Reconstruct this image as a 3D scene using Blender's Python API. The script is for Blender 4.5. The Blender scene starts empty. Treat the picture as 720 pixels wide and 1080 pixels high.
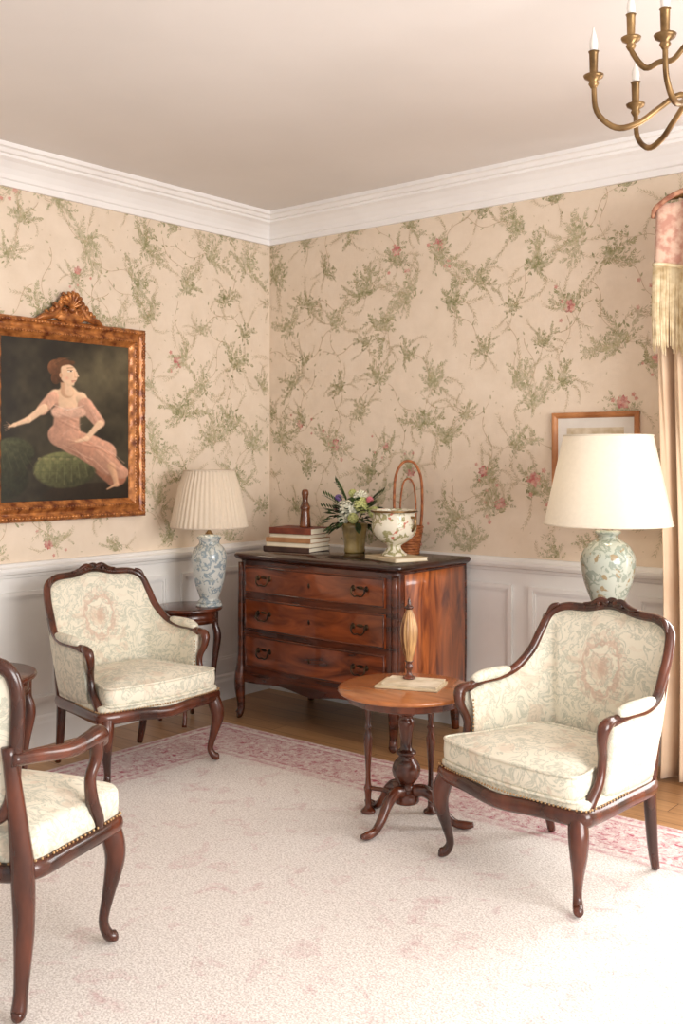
import bpy, math, random
import numpy as np
from mathutils import Vector, Matrix
random.seed(11)
sc = bpy.context.scene
COL = sc.collection
def l1(x):
    x/=255.0
    return x/12.92 if x<=0.04045 else ((x+0.055)/1.055)**2.4
def C(r,g,b): return (l1(r),l1(g),l1(b),1.0)

# ---------------------------------------------------------------- materials
def newmat(name):
    m=bpy.data.materials.new(name); m.use_nodes=True
    nt=m.node_tree
    return m,nt,nt.nodes['Principled BSDF']
def N(nt,typ,ins=None,**kw):
    n=nt.nodes.new(typ)
    for k,v in kw.items(): setattr(n,k,v)
    if ins:
        for k,v in ins.items(): n.inputs[k].default_value=v
    return n
def ramp(nt,stops,interp='LINEAR'):
    r=nt.nodes.new('ShaderNodeValToRGB'); cr=r.color_ramp; cr.interpolation=interp
    while len(cr.elements)<len(stops): cr.elements.new(0.5)
    for e,(p,c) in zip(cr.elements,stops): e.position=p; e.color=c
    return r
def mott(name,c1,c2,scale=5,rough=.5,metal=0,detail=5,st=(1,1,1),lo=.35,hi=.65,dist=0,bump=0,bscale=200,coat=0,sheen=0):
    m,nt,b=newmat(name); L=nt.links.new
    tc=N(nt,'ShaderNodeTexCoord'); mp=N(nt,'ShaderNodeMapping'); mp.inputs['Scale'].default_value=st
    L(tc.outputs['Object'],mp.inputs['Vector'])
    n=N(nt,'ShaderNodeTexNoise',{'Scale':scale,'Detail':detail,'Distortion':dist}); L(mp.outputs[0],n.inputs['Vector'])
    r=ramp(nt,[(lo,c1),(hi,c2)]); L(n.outputs['Fac'],r.inputs[0]); L(r.outputs[0],b.inputs['Base Color'])
    b.inputs['Roughness'].default_value=rough; b.inputs['Metallic'].default_value=metal
    b.inputs['Coat Weight'].default_value=coat; b.inputs['Sheen Weight'].default_value=sheen
    if bump:
        n2=N(nt,'ShaderNodeTexNoise',{'Scale':bscale,'Detail':2}); L(tc.outputs['Object'],n2.inputs['Vector'])
        bp=N(nt,'ShaderNodeBump',{'Strength':bump,'Distance':.004}); L(n2.outputs['Fac'],bp.inputs['Height']); L(bp.outputs[0],b.inputs['Normal'])
    return m
M={}
M['walnut']=mott('walnut_wood',C(44,18,10),C(98,46,26),4,.26,st=(3,3,1),coat=.35)
M['mahog']=mott('dark_mahogany',C(48,19,9),C(96,43,20),3,.25,st=(1,2,7),dist=.6,coat=.4)
M['drawer']=mott('drawer_mahogany',C(60,23,10),C(146,70,32),2.4,.22,st=(1.2,2,5),dist=1.3,coat=.5,lo=.30,hi=.70)
M['flame']=mott('flame_mahogany',C(106,44,16),C(198,110,52),2.6,.28,st=(2,4,.8),dist=2.0,coat=.4,lo=.34,hi=.64)
M['topwood']=mott('dark_polished_top',C(32,12,8),C(58,24,15),3,.2,st=(1,6,1),coat=.5)
M['teatop']=mott('honey_walnut_top',C(148,84,42),C(186,114,62),4,.25,st=(1,7,1),dist=.4,coat=.4,lo=.3,hi=.7)
M['teawood']=mott('turned_walnut',C(50,22,13),C(110,54,32),5,.27,st=(3,3,1),coat=.35)
M['brass']=mott('aged_brass',C(98,74,48),C(156,126,86),14,.36,metal=.85)
M['bronze']=mott('dark_bronze_handle',C(34,26,20),C(84,64,42),20,.35,metal=.85)
M['nail']=mott('brass_nail',C(160,124,84),C(205,170,125),30,.4,metal=.5)
M['white']=mott('white_painted_wood',C(226,224,221),C(234,232,229),3,.45)
M['crown']=mott('white_crown_paint',C(238,234,232),C(243,240,238),3,.5)
M['ceil']=mott('ceiling_plaster',C(223,217,213),C(228,222,218),1.5,.9)
M['frame']=mott('carved_gilt_walnut',C(104,48,20),C(208,136,72),22,.36,metal=.35,lo=.32,hi=.70,coat=.15)
M['thinframe']=mott('honey_wood_frame',C(158,98,54),C(200,138,88),8,.4)
M['cream']=mott('cream_paper',C(222,206,178),C(236,224,202),8,.8)
M['mat']=mott('mat_board',C(222,214,204),C(232,226,218),8,.8)
M['print']=mott('sepia_print',C(196,176,144),C(226,212,190),18,.8)
M['curtain']=mott('peach_curtain_fabric',C(206,176,146),C(224,198,170),3,.85,sheen=.3,bump=.2)
M['valance']=mott('rose_valance_fabric',C(190,140,122),C(218,184,162),26,.85,lo=.40,hi=.60,sheen=.3,bump=.2)
M['fringe']=mott('gold_fringe',C(204,180,138),C(234,218,184),30,.7)
M['rope']=mott('rope_trim',C(150,94,74),C(200,150,120),40,.8)
M['bulb']=mott('frosted_bulb',C(236,232,226),C(246,242,236),4,.15)
M['leaf']=mott('plant_leaf',C(26,44,20),C(64,88,42),12,.45)
M['petalw']=mott('white_petal',C(228,226,200),C(248,246,230),12,.6)
M['petalg']=mott('lime_petal',C(196,200,120),C(220,222,156),12,.6)
M['petalp']=mott('pink_petal',C(214,110,124),C(236,160,166),12,.6)
M['petalpp']=mott('plum_petal',C(86,60,120),C(140,110,170),12,.6)
M['amber']=mott('amber_glass_vase',C(120,100,58),C(176,152,92),10,.12,coat=.6)
M['bottle']=mott('brown_bottle',C(70,34,16),C(128,72,38),10,.25,coat=.4)
M['wicker']=mott('wicker',C(128,68,34),C(180,110,62),40,.6)
for i,(a,b_) in enumerate([((96,40,26),(130,62,40)),((196,176,142),(216,198,166)),((52,34,28),(82,56,44)),((150,100,62),(176,126,84))]):
    M['book%d'%i]=mott('book_cover_%d'%i,C(*a),C(*b_),12,.6)

def ceramic(name,base,c2,c3,scale):
    m,nt,b=newmat(name); L=nt.links.new
    tc=N(nt,'ShaderNodeTexCoord')
    n=N(nt,'ShaderNodeTexNoise',{'Scale':scale,'Detail':5,'Distortion':1.2}); L(tc.outputs['Object'],n.inputs['Vector'])
    r=ramp(nt,[(0,base),(.50,base),(.54,c2),(.62,c2),(.66,base)]); L(n.outputs['Fac'],r.inputs[0])
    n2=N(nt,'ShaderNodeTexNoise',{'Scale':scale*1.3,'Detail':3,'W':3},noise_dimensions='4D'); L(tc.outputs['Object'],n2.inputs['Vector'])
    r2=ramp(nt,[(.60,(0,0,0,1)),(.64,(1,1,1,1))]); L(n2.outputs['Fac'],r2.inputs[0])
    mx=N(nt,'ShaderNodeMix',data_type='RGBA'); L(r2.outputs[0],mx.inputs[0]); L(r.outputs[0],mx.inputs[6]); mx.inputs[7].default_value=c3
    L(mx.outputs[2],b.inputs['Base Color']); b.inputs['Roughness'].default_value=.2; b.inputs['Coat Weight'].default_value=.4
    return m
M['celadon']=ceramic('celadon_porcelain',C(182,188,176),C(146,156,144),C(156,138,106),22)
M['bluewhite']=ceramic('blue_grey_porcelain',C(198,200,194),C(138,152,158),C(160,166,160),30)
M['urn']=ceramic('floral_porcelain',C(226,218,198),C(156,150,106),C(192,116,96),20)

def upholstery(name,medal):
    m,nt,b=newmat(name); L=nt.links.new
    tc=N(nt,'ShaderNodeTexCoord')
    n=N(nt,'ShaderNodeTexNoise',{'Scale':17,'Detail':7,'Roughness':.62,'Distortion':1.0}); L(tc.outputs['Object'],n.inputs['Vector'])
    cr=C(231,224,205); sg=C(190,190,172); sg2=C(214,210,193)
    r=ramp(nt,[(0,sg2),(.34,cr),(.46,cr),(.495,sg),(.53,sg2),(.57,cr),(.62,cr),(.65,sg),(.69,sg2)]); L(n.outputs['Fac'],r.inputs[0])
    n2=N(nt,'ShaderNodeTexNoise',{'Scale':11,'Detail':5,'Distortion':.8,'W':5},noise_dimensions='4D'); L(tc.outputs['Object'],n2.inputs['Vector'])
    r2=ramp(nt,[(.57,(0,0,0,1)),(.62,(.45,.45,.45,1))]); L(n2.outputs['Fac'],r2.inputs[0])
    mx=N(nt,'ShaderNodeMix',data_type='RGBA'); L(r2.outputs[0],mx.inputs[0]); L(r.outputs[0],mx.inputs[6]); mx.inputs[7].default_value=C(212,190,168)
    out=mx.outputs[2]
    if medal:
        sep=N(nt,'ShaderNodeSeparateXYZ'); L(tc.outputs['Object'],sep.inputs[0])
        zz=N(nt,'ShaderNodeMath',{1:medal},operation='SUBTRACT'); L(sep.outputs[2],zz.inputs[0])
        z2=N(nt,'ShaderNodeMath',{1:.85},operation='MULTIPLY'); L(zz.outputs[0],z2.inputs[0])
        cm=N(nt,'ShaderNodeCombineXYZ'); L(sep.outputs[0],cm.inputs[0]); L(z2.outputs[0],cm.inputs[1])
        ln=N(nt,'ShaderNodeVectorMath',operation='LENGTH'); L(cm.outputs[0],ln.inputs[0])
        wob=N(nt,'ShaderNodeTexNoise',{'Scale':34,'Detail':4}); L(tc.outputs['Object'],wob.inputs['Vector'])
        ad=N(nt,'ShaderNodeMath',{1:.08,2:-.04},operation='MULTIPLY_ADD'); L(wob.outputs['Fac'],ad.inputs[0])
        sm=N(nt,'ShaderNodeMath',operation='ADD'); L(ln.outputs[1],sm.inputs[0]); L(ad.outputs[0],sm.inputs[1])
        B=(0,0,0,1)
        g=lambda v:(v,v,v,1)
        rr=ramp(nt,[(0,g(.7)),(.022,g(.45)),(.03,B),(.045,g(.4)),(.052,B),(.068,B),(.074,g(.65)),(.088,g(.5)),(.094,B),(.104,g(.4)),(.11,B)]); L(sm.outputs[0],rr.inputs[0])
        m2=N(nt,'ShaderNodeMix',data_type='RGBA'); L(rr.outputs[0],m2.inputs[0]); L(out,m2.inputs[6]); m2.inputs[7].default_value=C(200,164,144)
        out=m2.outputs[2]
    L(out,b.inputs['Base Color']); b.inputs['Roughness'].default_value=.8; b.inputs['Sheen Weight'].default_value=.1
    w=N(nt,'ShaderNodeTexNoise',{'Scale':300,'Detail':2}); L(tc.outputs['Object'],w.inputs['Vector'])
    bp=N(nt,'ShaderNodeBump',{'Strength':.3,'Distance':.002}); L(w.outputs['Fac'],bp.inputs['Height']); L(bp.outputs[0],b.inputs['Normal'])
    return m
M['uph']=upholstery('floral_damask',0)
M['uphb']=upholstery('floral_damask_medallion',.66)
M['uphf']=upholstery('floral_damask_seat',0)

def attrmat(name,paper=None,rough=.85,fade=.45):
    m,nt,b=newmat(name); L=nt.links.new
    a=N(nt,'ShaderNodeAttribute',attribute_name='Col')
    tc=N(nt,'ShaderNodeTexCoord')
    out=a.outputs['Color']
    if paper:
        n=N(nt,'ShaderNodeTexNoise',{'Scale':30,'Detail':6,'Roughness':.65}); L(tc.outputs['Object'],n.inputs['Vector'])
        r=ramp(nt,[(.42,(.02,.02,.02,1)),(.66,(.65,.65,.65,1))]); L(n.outputs['Fac'],r.inputs[0])
        mx=N(nt,'ShaderNodeMix',data_type='RGBA'); L(r.outputs[0],mx.inputs[0]); L(out,mx.inputs[6]); mx.inputs[7].default_value=paper
        n2=N(nt,'ShaderNodeTexNoise',{'Scale':7,'Detail':9,'Roughness':.6}); L(tc.outputs['Object'],n2.inputs['Vector'])
        r2=ramp(nt,[(.3,(.92,.90,.87,1)),(.7,(1,1,1,1))]); L(n2.outputs['Fac'],r2.inputs[0])
        mm=N(nt,'ShaderNodeMix',{0:1.0},data_type='RGBA',blend_type='MULTIPLY'); L(mx.outputs[2],mm.inputs[6]); L(r2.outputs[0],mm.inputs[7])
        out=mm.outputs[2]
    L(out,b.inputs['Base Color']); b.inputs['Roughness'].default_value=rough
    return m
PP=(233,216,196)
PAPER=C(*PP)
M['wallpaper']=attrmat('floral_wallpaper',PAPER)
M['oil']=attrmat('oil_painting',None,.4)

def shade_mat(name,col,tr=.5):
    m=bpy.data.materials.new(name); m.use_nodes=True; nt=m.node_tree; nt.nodes.clear(); L=nt.links.new
    o=N(nt,'ShaderNodeOutputMaterial'); d=N(nt,'ShaderNodeBsdfDiffuse'); t=N(nt,'ShaderNodeBsdfTranslucent')
    tc=N(nt,'ShaderNodeTexCoord'); n=N(nt,'ShaderNodeTexNoise',{'Scale':60}); L(tc.outputs['Object'],n.inputs['Vector'])
    r=ramp(nt,[(.3,tuple(x*.96 for x in col[:3])+(1,)),(.7,col)]); L(n.outputs['Fac'],r.inputs[0])
    L(r.outputs[0],d.inputs[0]); L(r.outputs[0],t.inputs[0])
    mx=N(nt,'ShaderNodeMixShader',{0:tr}); L(d.outputs[0],mx.inputs[1]); L(t.outputs[0],mx.inputs[2]); L(mx.outputs[0],o.inputs[0])
    return m
M['pleat']=shade_mat('pleated_linen_shade',C(226,212,194),.3)
M['shade']=shade_mat('ivory_lampshade',C(241,233,218),.3)

def rugmat():
    m,nt,b=newmat('faded_persian_rug'); L=nt.links.new
    tc=N(nt,'ShaderNodeTexCoord'); sep=N(nt,'ShaderNodeSeparateXYZ'); L(tc.outputs['Object'],sep.inputs[0])
    dy=N(nt,'ShaderNodeMath',{0:-.80},operation='SUBTRACT'); L(sep.outputs[1],dy.inputs[1])
    dx=N(nt,'ShaderNodeMath',{1:.42},operation='SUBTRACT'); L(sep.outputs[0],dx.inputs[0])
    mn=N(nt,'ShaderNodeMath',operation='MINIMUM'); L(dx.outputs[0],mn.inputs[0]); L(dy.outputs[0],mn.inputs[1])
    B=(0,0,0,1)
    def g(v): return (v,v,v,1)
    band=ramp(nt,[(0,g(.3)),(.03,g(.9)),(.045,g(.15)),(.065,g(.15)),(.07,g(.95)),(.085,g(.42)),(.34,g(.38)),(.35,g(.95)),(.365,g(.15)),(.40,g(.6)),(.415,g(.1)),(.45,B)])
    L(mn.outputs[0],band.inputs[0])
    n=N(nt,'ShaderNodeTexNoise',{'Scale':6.5,'Detail':4,'Distortion':2.6}); L(tc.outputs['Object'],n.inputs['Vector'])
    r=ramp(nt,[(.38,g(0)),(.43,g(1)),(.47,g(.1)),(.53,g(.1)),(.56,g(1)),(.61,g(.2)),(.66,g(1))]); L(n.outputs['Fac'],r.inputs[0])
    inb=ramp(nt,[(0,g(.3)),(.07,g(.3)),(.085,g(1)),(.34,g(1)),(.35,g(.5)),(.44,B)]); L(mn.outputs[0],inb.inputs[0])
    m1=N(nt,'ShaderNodeMath',operation='MULTIPLY'); L(r.outputs[0],m1.inputs[0]); L(inb.outputs[0],m1.inputs[1])
    m3=N(nt,'ShaderNodeMath',operation='MAXIMUM'); L(m1.outputs[0],m3.inputs[0]); L(band.outputs[0],m3.inputs[1])
    n3=N(nt,'ShaderNodeTexNoise',{'Scale':7.5,'Detail':8,'Distortion':.8}); L(tc.outputs['Object'],n3.inputs['Vector'])
    r3=ramp(nt,[(.57,g(0)),(.61,g(.26)),(.64,g(.08)),(.69,g(.34))]); L(n3.outputs['Fac'],r3.inputs[0])
    m4=N(nt,'ShaderNodeMath',operation='MAXIMUM'); L(m3.outputs[0],m4.inputs[0]); L(r3.outputs[0],m4.inputs[1])
    n4=N(nt,'ShaderNodeTexNoise',{'Scale':42,'Detail':5}); L(tc.outputs['Object'],n4.inputs['Vector'])
    r4=ramp(nt,[(.36,g(.2)),(.58,g(1))]); L(n4.outputs['Fac'],r4.inputs[0])
    m5=N(nt,'ShaderNodeMath',operation='MULTIPLY'); L(m4.outputs[0],m5.inputs[0]); L(r4.outputs[0],m5.inputs[1])
    sp=N(nt,'ShaderNodeTexNoise',{'Scale':150,'Detail':3}); L(tc.outputs['Object'],sp.inputs['Vector'])
    base=ramp(nt,[(.32,C(200,190,184)),(.62,C(239,233,228))]); L(sp.outputs['Fac'],base.inputs[0])
    mx=N(nt,'ShaderNodeMix',data_type='RGBA'); L(m5.outputs[0],mx.inputs[0]); L(base.outputs[0],mx.inputs[6]); mx.inputs[7].default_value=C(172,80,98)
    L(mx.outputs[2],b.inputs['Base Color']); b.inputs['Roughness'].default_value=.95
    bp=N(nt,'ShaderNodeBump',{'Strength':.5,'Distance':.006}); L(sp.outputs['Fac'],bp.inputs['Height']); L(bp.outputs[0],b.inputs['Normal'])
    return m
M['rug']=rugmat()
def floormat():
    m,nt,b=newmat('oak_plank_floor'); L=nt.links.new
    tc=N(nt,'ShaderNodeTexCoord')
    br=N(nt,'ShaderNodeTexBrick',{'Color1':C(190,146,102),'Color2':C(168,124,84),'Mortar':C(96,62,38),'Scale':1.0,'Mortar Size':.002,'Brick Width':1.4,'Row Height':.12}); L(tc.outputs['Object'],br.inputs['Vector'])
    mp=N(nt,'ShaderNodeMapping'); mp.inputs['Scale'].default_value=(2,24,1); L(tc.outputs['Object'],mp.inputs[0])
    n=N(nt,'ShaderNodeTexNoise',{'Scale':2,'Detail':6,'Distortion':.6}); L(mp.outputs[0],n.inputs['Vector'])
    r=ramp(nt,[(.3,(.74,.70,.64,1)),(.7,(1,1,1,1))]); L(n.outputs['Fac'],r.inputs[0])
    mm=N(nt,'ShaderNodeMix',{0:1.0},data_type='RGBA',blend_type='MULTIPLY'); L(br.outputs[0],mm.inputs[6]); L(r.outputs[0],mm.inputs[7])
    L(mm.outputs[2],b.inputs['Base Color']); b.inputs['Roughness'].default_value=.35
    return m
M['floor']=floormat()

# ---------------------------------------------------------------- mesh helpers
def root(name,loc=(0,0,0),rz=0):
    e=bpy.data.objects.new(name,None); COL.objects.link(e); e.location=loc; e.rotation_euler=(0,0,math.radians(rz)); e.empty_display_size=.1
    return e
def mk(name,V,F,mat,par=None,smooth=True):
    me=bpy.data.meshes.new(name); me.from_pydata([tuple(v) for v in V],[],[tuple(f) for f in F]); me.update()
    if mat is not None: me.materials.append(M[mat] if isinstance(mat,str) else mat)
    if smooth: me.polygons.foreach_set('use_smooth',[True]*len(me.polygons))
    o=bpy.data.objects.new(name,me); COL.objects.link(o)
    if par: o.parent=par
    return o
def cat(P,n,closed=False):
    P=np.array(P,float); k=len(P); out=[]
    if k==2 and not closed:
        return np.array([P[0]+(P[1]-P[0])*t for t in np.linspace(0,1,n+1)])
    rng=range(k) if closed else range(k-1)
    for i in rng:
        if closed: a,b,c,d=P[(i-1)%k],P[i],P[(i+1)%k],P[(i+2)%k]
        else:
            b,c=P[i],P[i+1]; a=P[i-1] if i>0 else 2*b-c; d=P[i+2] if i+2<k else 2*c-b
        for j in range(n):
            t=j/n
            out.append(.5*((2*b)+(-a+c)*t+(2*a-5*b+4*c-d)*t*t+(-a+3*b-3*c+d)*t**3))
    if not closed: out.append(P[-1])
    return np.array(out)
def tubegeo(pts,rad,seg=10,n=5,ref=None,closed=False,asp=1.0):
    if not hasattr(rad,'__len__'): rad=[rad]*len(pts)
    D=[list(p)+[r] for p,r in zip(pts,rad)]
    S=cat(D,n,closed); P=S[:,:3]; R=np.maximum(S[:,3],.0008); m=len(P)
    if closed: T=np.roll(P,-1,0)-np.roll(P,1,0)
    else: T=np.gradient(P,axis=0)
    T/=np.linalg.norm(T,axis=1)[:,None]+1e-12
    V=[];F=[]; prev=None
    for i in range(m):
        t=T[i]
        if ref is not None: a=np.cross(t,np.array(ref,float))
        else:
            if prev is None:
                a=np.cross(t,[0,0,1.]) if abs(t[2])<.9 else np.cross(t,[0,1.,0])
            else: a=prev-t*np.dot(prev,t)
        a=a/(np.linalg.norm(a)+1e-12); prev=a; b=np.cross(a,t)
        for s in range(seg):
            th=2*math.pi*s/seg
            V.append(P[i]+a*R[i]*math.cos(th)+b*R[i]*asp*math.sin(th))
    rr=m if closed else m-1
    for i in range(rr):
        for s in range(seg):
            i2=(i+1)%m; s2=(s+1)%seg
            F.append((i*seg+s,i*seg+s2,i2*seg+s2,i2*seg+s))
    if not closed:
        F.append(tuple(range(seg))[::-1]); F.append(tuple((m-1)*seg+s for s in range(seg)))
    return V,F
def tube(name,pts,rad,mat,par=None,**kw):
    V,F=tubegeo(pts,rad,**kw); return mk(name,V,F,mat,par)
def merge(geos):
    V=[];F=[]
    for v,f in geos:
        o=len(V); V+=list(v); F+=[tuple(i+o for i in q) for q in f]
    return V,F
def lathegeo(prof,seg=32,loc=(0,0,0),n=0,rip=None):
    P=cat([(r,0,z) for r,z in prof],n)[:,[0,2]] if n else np.array(prof,float)
    V=[];F=[];m=len(P)
    for r,z in P:
        r=max(r,.0003)
        for s in range(seg):
            th=2*math.pi*s/seg; q=r*(1+(rip(th) if rip else 0))
            V.append((loc[0]+q*math.cos(th),loc[1]+q*math.sin(th),loc[2]+z))
    for i in range(m-1):
        for s in range(seg):
            s2=(s+1)%seg; F.append((i*seg+s,i*seg+s2,(i+1)*seg+s2,(i+1)*seg+s))
    return V,F
def lathe(name,prof,mat,par=None,cap=True,**kw):
    V,F=lathegeo(prof,**kw); seg=kw.get('seg',32)
    if cap:
        F.append(tuple(range(seg))[::-1]); F.append(tuple(len(V)-seg+s for s in range(seg)))
    return mk(name,V,F,mat,par)
def boxgeo(x0,x1,y0,y1,z0,z1):
    V=[(x,y,z) for z in(z0,z1) for y in(y0,y1) for x in(x0,x1)]
    return V,[(0,2,3,1),(4,5,7,6),(0,1,5,4),(2,6,7,3),(0,4,6,2),(1,3,7,5)]
def box(name,x0,x1,y0,y1,z0,z1,mat,par=None,bev=0,rz=0,piv=None):
    V,F=boxgeo(x0,x1,y0,y1,z0,z1)
    if rz:
        cx,cy=((x0+x1)/2,(y0+y1)/2); c,s=math.cos(math.radians(rz)),math.sin(math.radians(rz))
        V=[(cx+(x-cx)*c-(y-cy)*s,cy+(x-cx)*s+(y-cy)*c,z) for x,y,z in V]
    o=mk(name,V,F,mat,par,smooth=False)
    if bev:
        md=o.modifiers.new('bevel','BEVEL'); md.width=bev; md.segments=3
    return o
def spheregeo(c,r,su=8,sv=6,sc_=(1,1,1)):
    V=[];F=[]
    for i in range(sv+1):
        ph=math.pi*i/sv
        for j in range(su):
            th=2*math.pi*j/su
            V.append((c[0]+r*sc_[0]*math.sin(ph)*math.cos(th),c[1]+r*sc_[1]*math.sin(ph)*math.sin(th),c[2]+r*sc_[2]*math.cos(ph)))
    for i in range(sv):
        for j in range(su):
            j2=(j+1)%su; F.append((i*su+j,(i+1)*su+j,(i+1)*su+j2,i*su+j2))
    return V,F
def nails(name,pts,sp,r,mat,par,closed=False):
    S=cat(pts,12,closed); out=[];acc=0
    for i in range(1,len(S)):
        d=np.linalg.norm(S[i]-S[i-1]); acc+=d
        if acc>=sp: acc=0; out.append(spheregeo(S[i],r,6,4))
    V,F=merge(out); return mk(name,V,F,mat,par)
def loft(name,rings,mat,par,caps=True,smooth=True):
    n=len(rings[0]); V=[p for r in rings for p in r]; F=[]
    for i in range(len(rings)-1):
        for s in range(n):
            s2=(s+1)%n; F.append((i*n+s,i*n+s2,(i+1)*n+s2,(i+1)*n+s))
    if caps: F.append(tuple(range(n))[::-1]); F.append(tuple((len(rings)-1)*n+s for s in range(n)))
    o=mk(name,V,F,mat,par,smooth)
    return o
def autosmooth(o,ang=35):
    md=o.modifiers.new('edge','EDGE_SPLIT'); md.split_angle=math.radians(ang)
def cushion(name,outline,z0,z1,dome,mat,par,pipe=True,piper=.006):
    O=cat([(x,y,0) for x,y in outline],6,True)[:,:2]; c=O.mean(0); h=z1-z0
    prof=[(.02,0),(.5,0),(.9,0),(.965,.03),(.995,.18),(1.0,.5),(.995,.82),(.965,.97),(.9,1.0)]
    top=[(.8,.35),(.65,.6),(.45,.82),(.25,.95),(.02,1)]
    rings=[[(c[0]+(p[0]-c[0])*s,c[1]+(p[1]-c[1])*s,z0+h*k) for p in O] for s,k in prof]
    rings+=[[(c[0]+(p[0]-c[0])*s,c[1]+(p[1]-c[1])*s,z1+dome*k) for p in O] for s,k in top]
    o=loft(name,rings,mat,par)
    if pipe:
        for nm,k in(('piping_top',.97),('piping_bottom',.03)):
            tube(nm,[(c[0]+(p[0]-c[0])*.985,c[1]+(p[1]-c[1])*.985,z0+h*k) for p in O],piper,mat,par,closed=True,n=1,seg=6,ref=(0,0,1))
    return o

# ---------------------------------------------------------------- room
LX,LY,H=6.4,-6.6,2.93
box('floor',-.1,LX,LY,.1,-.1,0,'floor')
box('ceiling',-.1,LX,LY,.1,H,H+.1,'ceil')
box('rug',.42,5.2,-5.9,-.80,0.0005,.012,'rug')

def leafpoly(x,y,a,l,w,ns=4):
    up=[];dn=[]
    for i in range(ns+1):
        t=i/ns; hw=w*math.sin(math.pi*t**.8)
        px=x+math.cos(a)*l*t; py=y+math.sin(a)*l*t
        nx,ny=-math.sin(a),math.cos(a)
        if i in(0,ns): up.append((px,py))
        else: up.append((px+nx*hw,py+ny*hw)); dn.append((px-nx*hw,py-ny*hw))
    return up+dn[::-1]
def strip(pts,w):
    out=[]
    for (x0,y0),(x1,y1) in zip(pts[:-1],pts[1:]):
        d=math.hypot(x1-x0,y1-y0)+1e-9; nx,ny=-(y1-y0)/d*w,(x1-x0)/d*w
        out.append([(x0+nx,y0+ny),(x1+nx,y1+ny),(x1-nx,y1-ny),(x0-nx,y0-ny)])
    return out
GREENS=[(148,146,100),(164,158,116),(134,134,90),(174,166,126),(154,150,106)]
LITE=[(196,182,148),(186,174,138),(204,188,158)]
PINKS=[(190,100,98),(208,132,122),(174,80,84)]
def mixc(a,b,t): return tuple(a[i]*(1-t)+b[i]*t for i in range(3))
def pinnate(polys,rng,x,y,a,length,s,cur,ls,fade,wd=.0011):
    st=.0105*s; n=max(3,int(length/st)); pts=[]
    for i in range(n):
        pts.append((x,y)); x+=math.cos(a)*st; y+=math.sin(a)*st; a+=cur*.1+rng.uniform(-.05,.05)
        t=i/n
        if i>0:
            for sd in(-1,1):
                if rng.random()<.08: continue
                ll=ls*(1.1-.5*t)*rng.uniform(.7,1.2)
                polys.append((leafpoly(x,y,a+sd*rng.uniform(.4,.95),ll,ll*rng.uniform(.13,.21)),mixc(rng.choice(GREENS),PP,min(.85,fade+.35*t*rng.random()))))
    polys.append((leafpoly(x,y,a,ls*.8,ls*.14),mixc(GREENS[1],PP,fade)))
    for q in strip(pts,wd): polys.append((q,mixc((160,138,100),PP,.15+fade*.6)))
    return pts
def sprig(polys,rng,cx,cy,s,ang,flower):
    g=rng.uniform(0,.30)
    for q in range(rng.choice((2,3,3,4))):
        a0=ang+(q-1)*rng.uniform(.55,.95)
        main=pinnate(polys,rng,cx-math.cos(ang)*.05*s,cy-math.sin(ang)*.05*s,a0,rng.uniform(.09,.18)*s,s,rng.uniform(-1.0,1.0),.026*s,g)
        for i in range(2,len(main)-1,3):
            x,y=main[i]
            for sd in(-1,1):
                if rng.random()<.2: continue
                a=a0+sd*rng.uniform(.5,1.05)
                L_=s*rng.uniform(.035,.075)
                pinnate(polys,rng,x,y,a,L_,s,-sd*rng.uniform(0,.9),.019*s,g+.08,.0008)
    # hanging counter-spray
    if rng.random()<.7:
        pinnate(polys,rng,cx,cy,ang+math.pi+rng.uniform(-.6,.6),rng.uniform(.06,.11)*s,s,rng.uniform(-1,1),.022*s,g+.12,.0008)
    for _ in range(rng.randint(24,36)):
        a=rng.uniform(0,6.28); r=abs(rng.gauss(0,.033))*s
        polys.append((leafpoly(cx+r*math.cos(a),cy+r*math.sin(a),rng.uniform(0,6.28),s*rng.uniform(.018,.032),s*.0052),mixc(GREENS[2],PP,g)))
    for i in range(rng.randint(3,5)):
        x,y,a=cx,cy,rng.uniform(0,6.28); c=rng.uniform(-.2,.2); tp=[]
        for j in range(12):
            tp.append((x,y)); x+=math.cos(a)*.0155*s; y+=math.sin(a)*.0155*s; a+=c+rng.uniform(-.2,.2)
            if j>3:
                for s2 in(-1,1):
                    polys.append((leafpoly(x,y,a+s2*rng.uniform(.3,.8),s*rng.uniform(.014,.026),s*.0018,3),rng.choice(LITE)))
        for q in strip(tp,.0008): polys.append((q,(186,162,126)))
    if flower:
        fx,fy=cx+rng.uniform(-.03,.03),cy+rng.uniform(-.03,.05)
        for r_,n_ in((.038,9),(.027,7),(.014,5)):
            for j in range(n_):
                a=6.28*j/n_+rng.uniform(-.2,.2)
                polys.append((leafpoly(fx,fy,a,s*r_,s*r_*.32),mixc(rng.choice(PINKS),PP,rng.uniform(.0,.25))))
        for _ in range(4):
            ax,ay=cx+rng.uniform(-.1,.1),cy+rng.uniform(-.09,.09)
            for j in range(5): polys.append((leafpoly(ax,ay,6.28*j/5,s*.013,s*.005,3),mixc(PINKS[1],PP,.2)))
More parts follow.
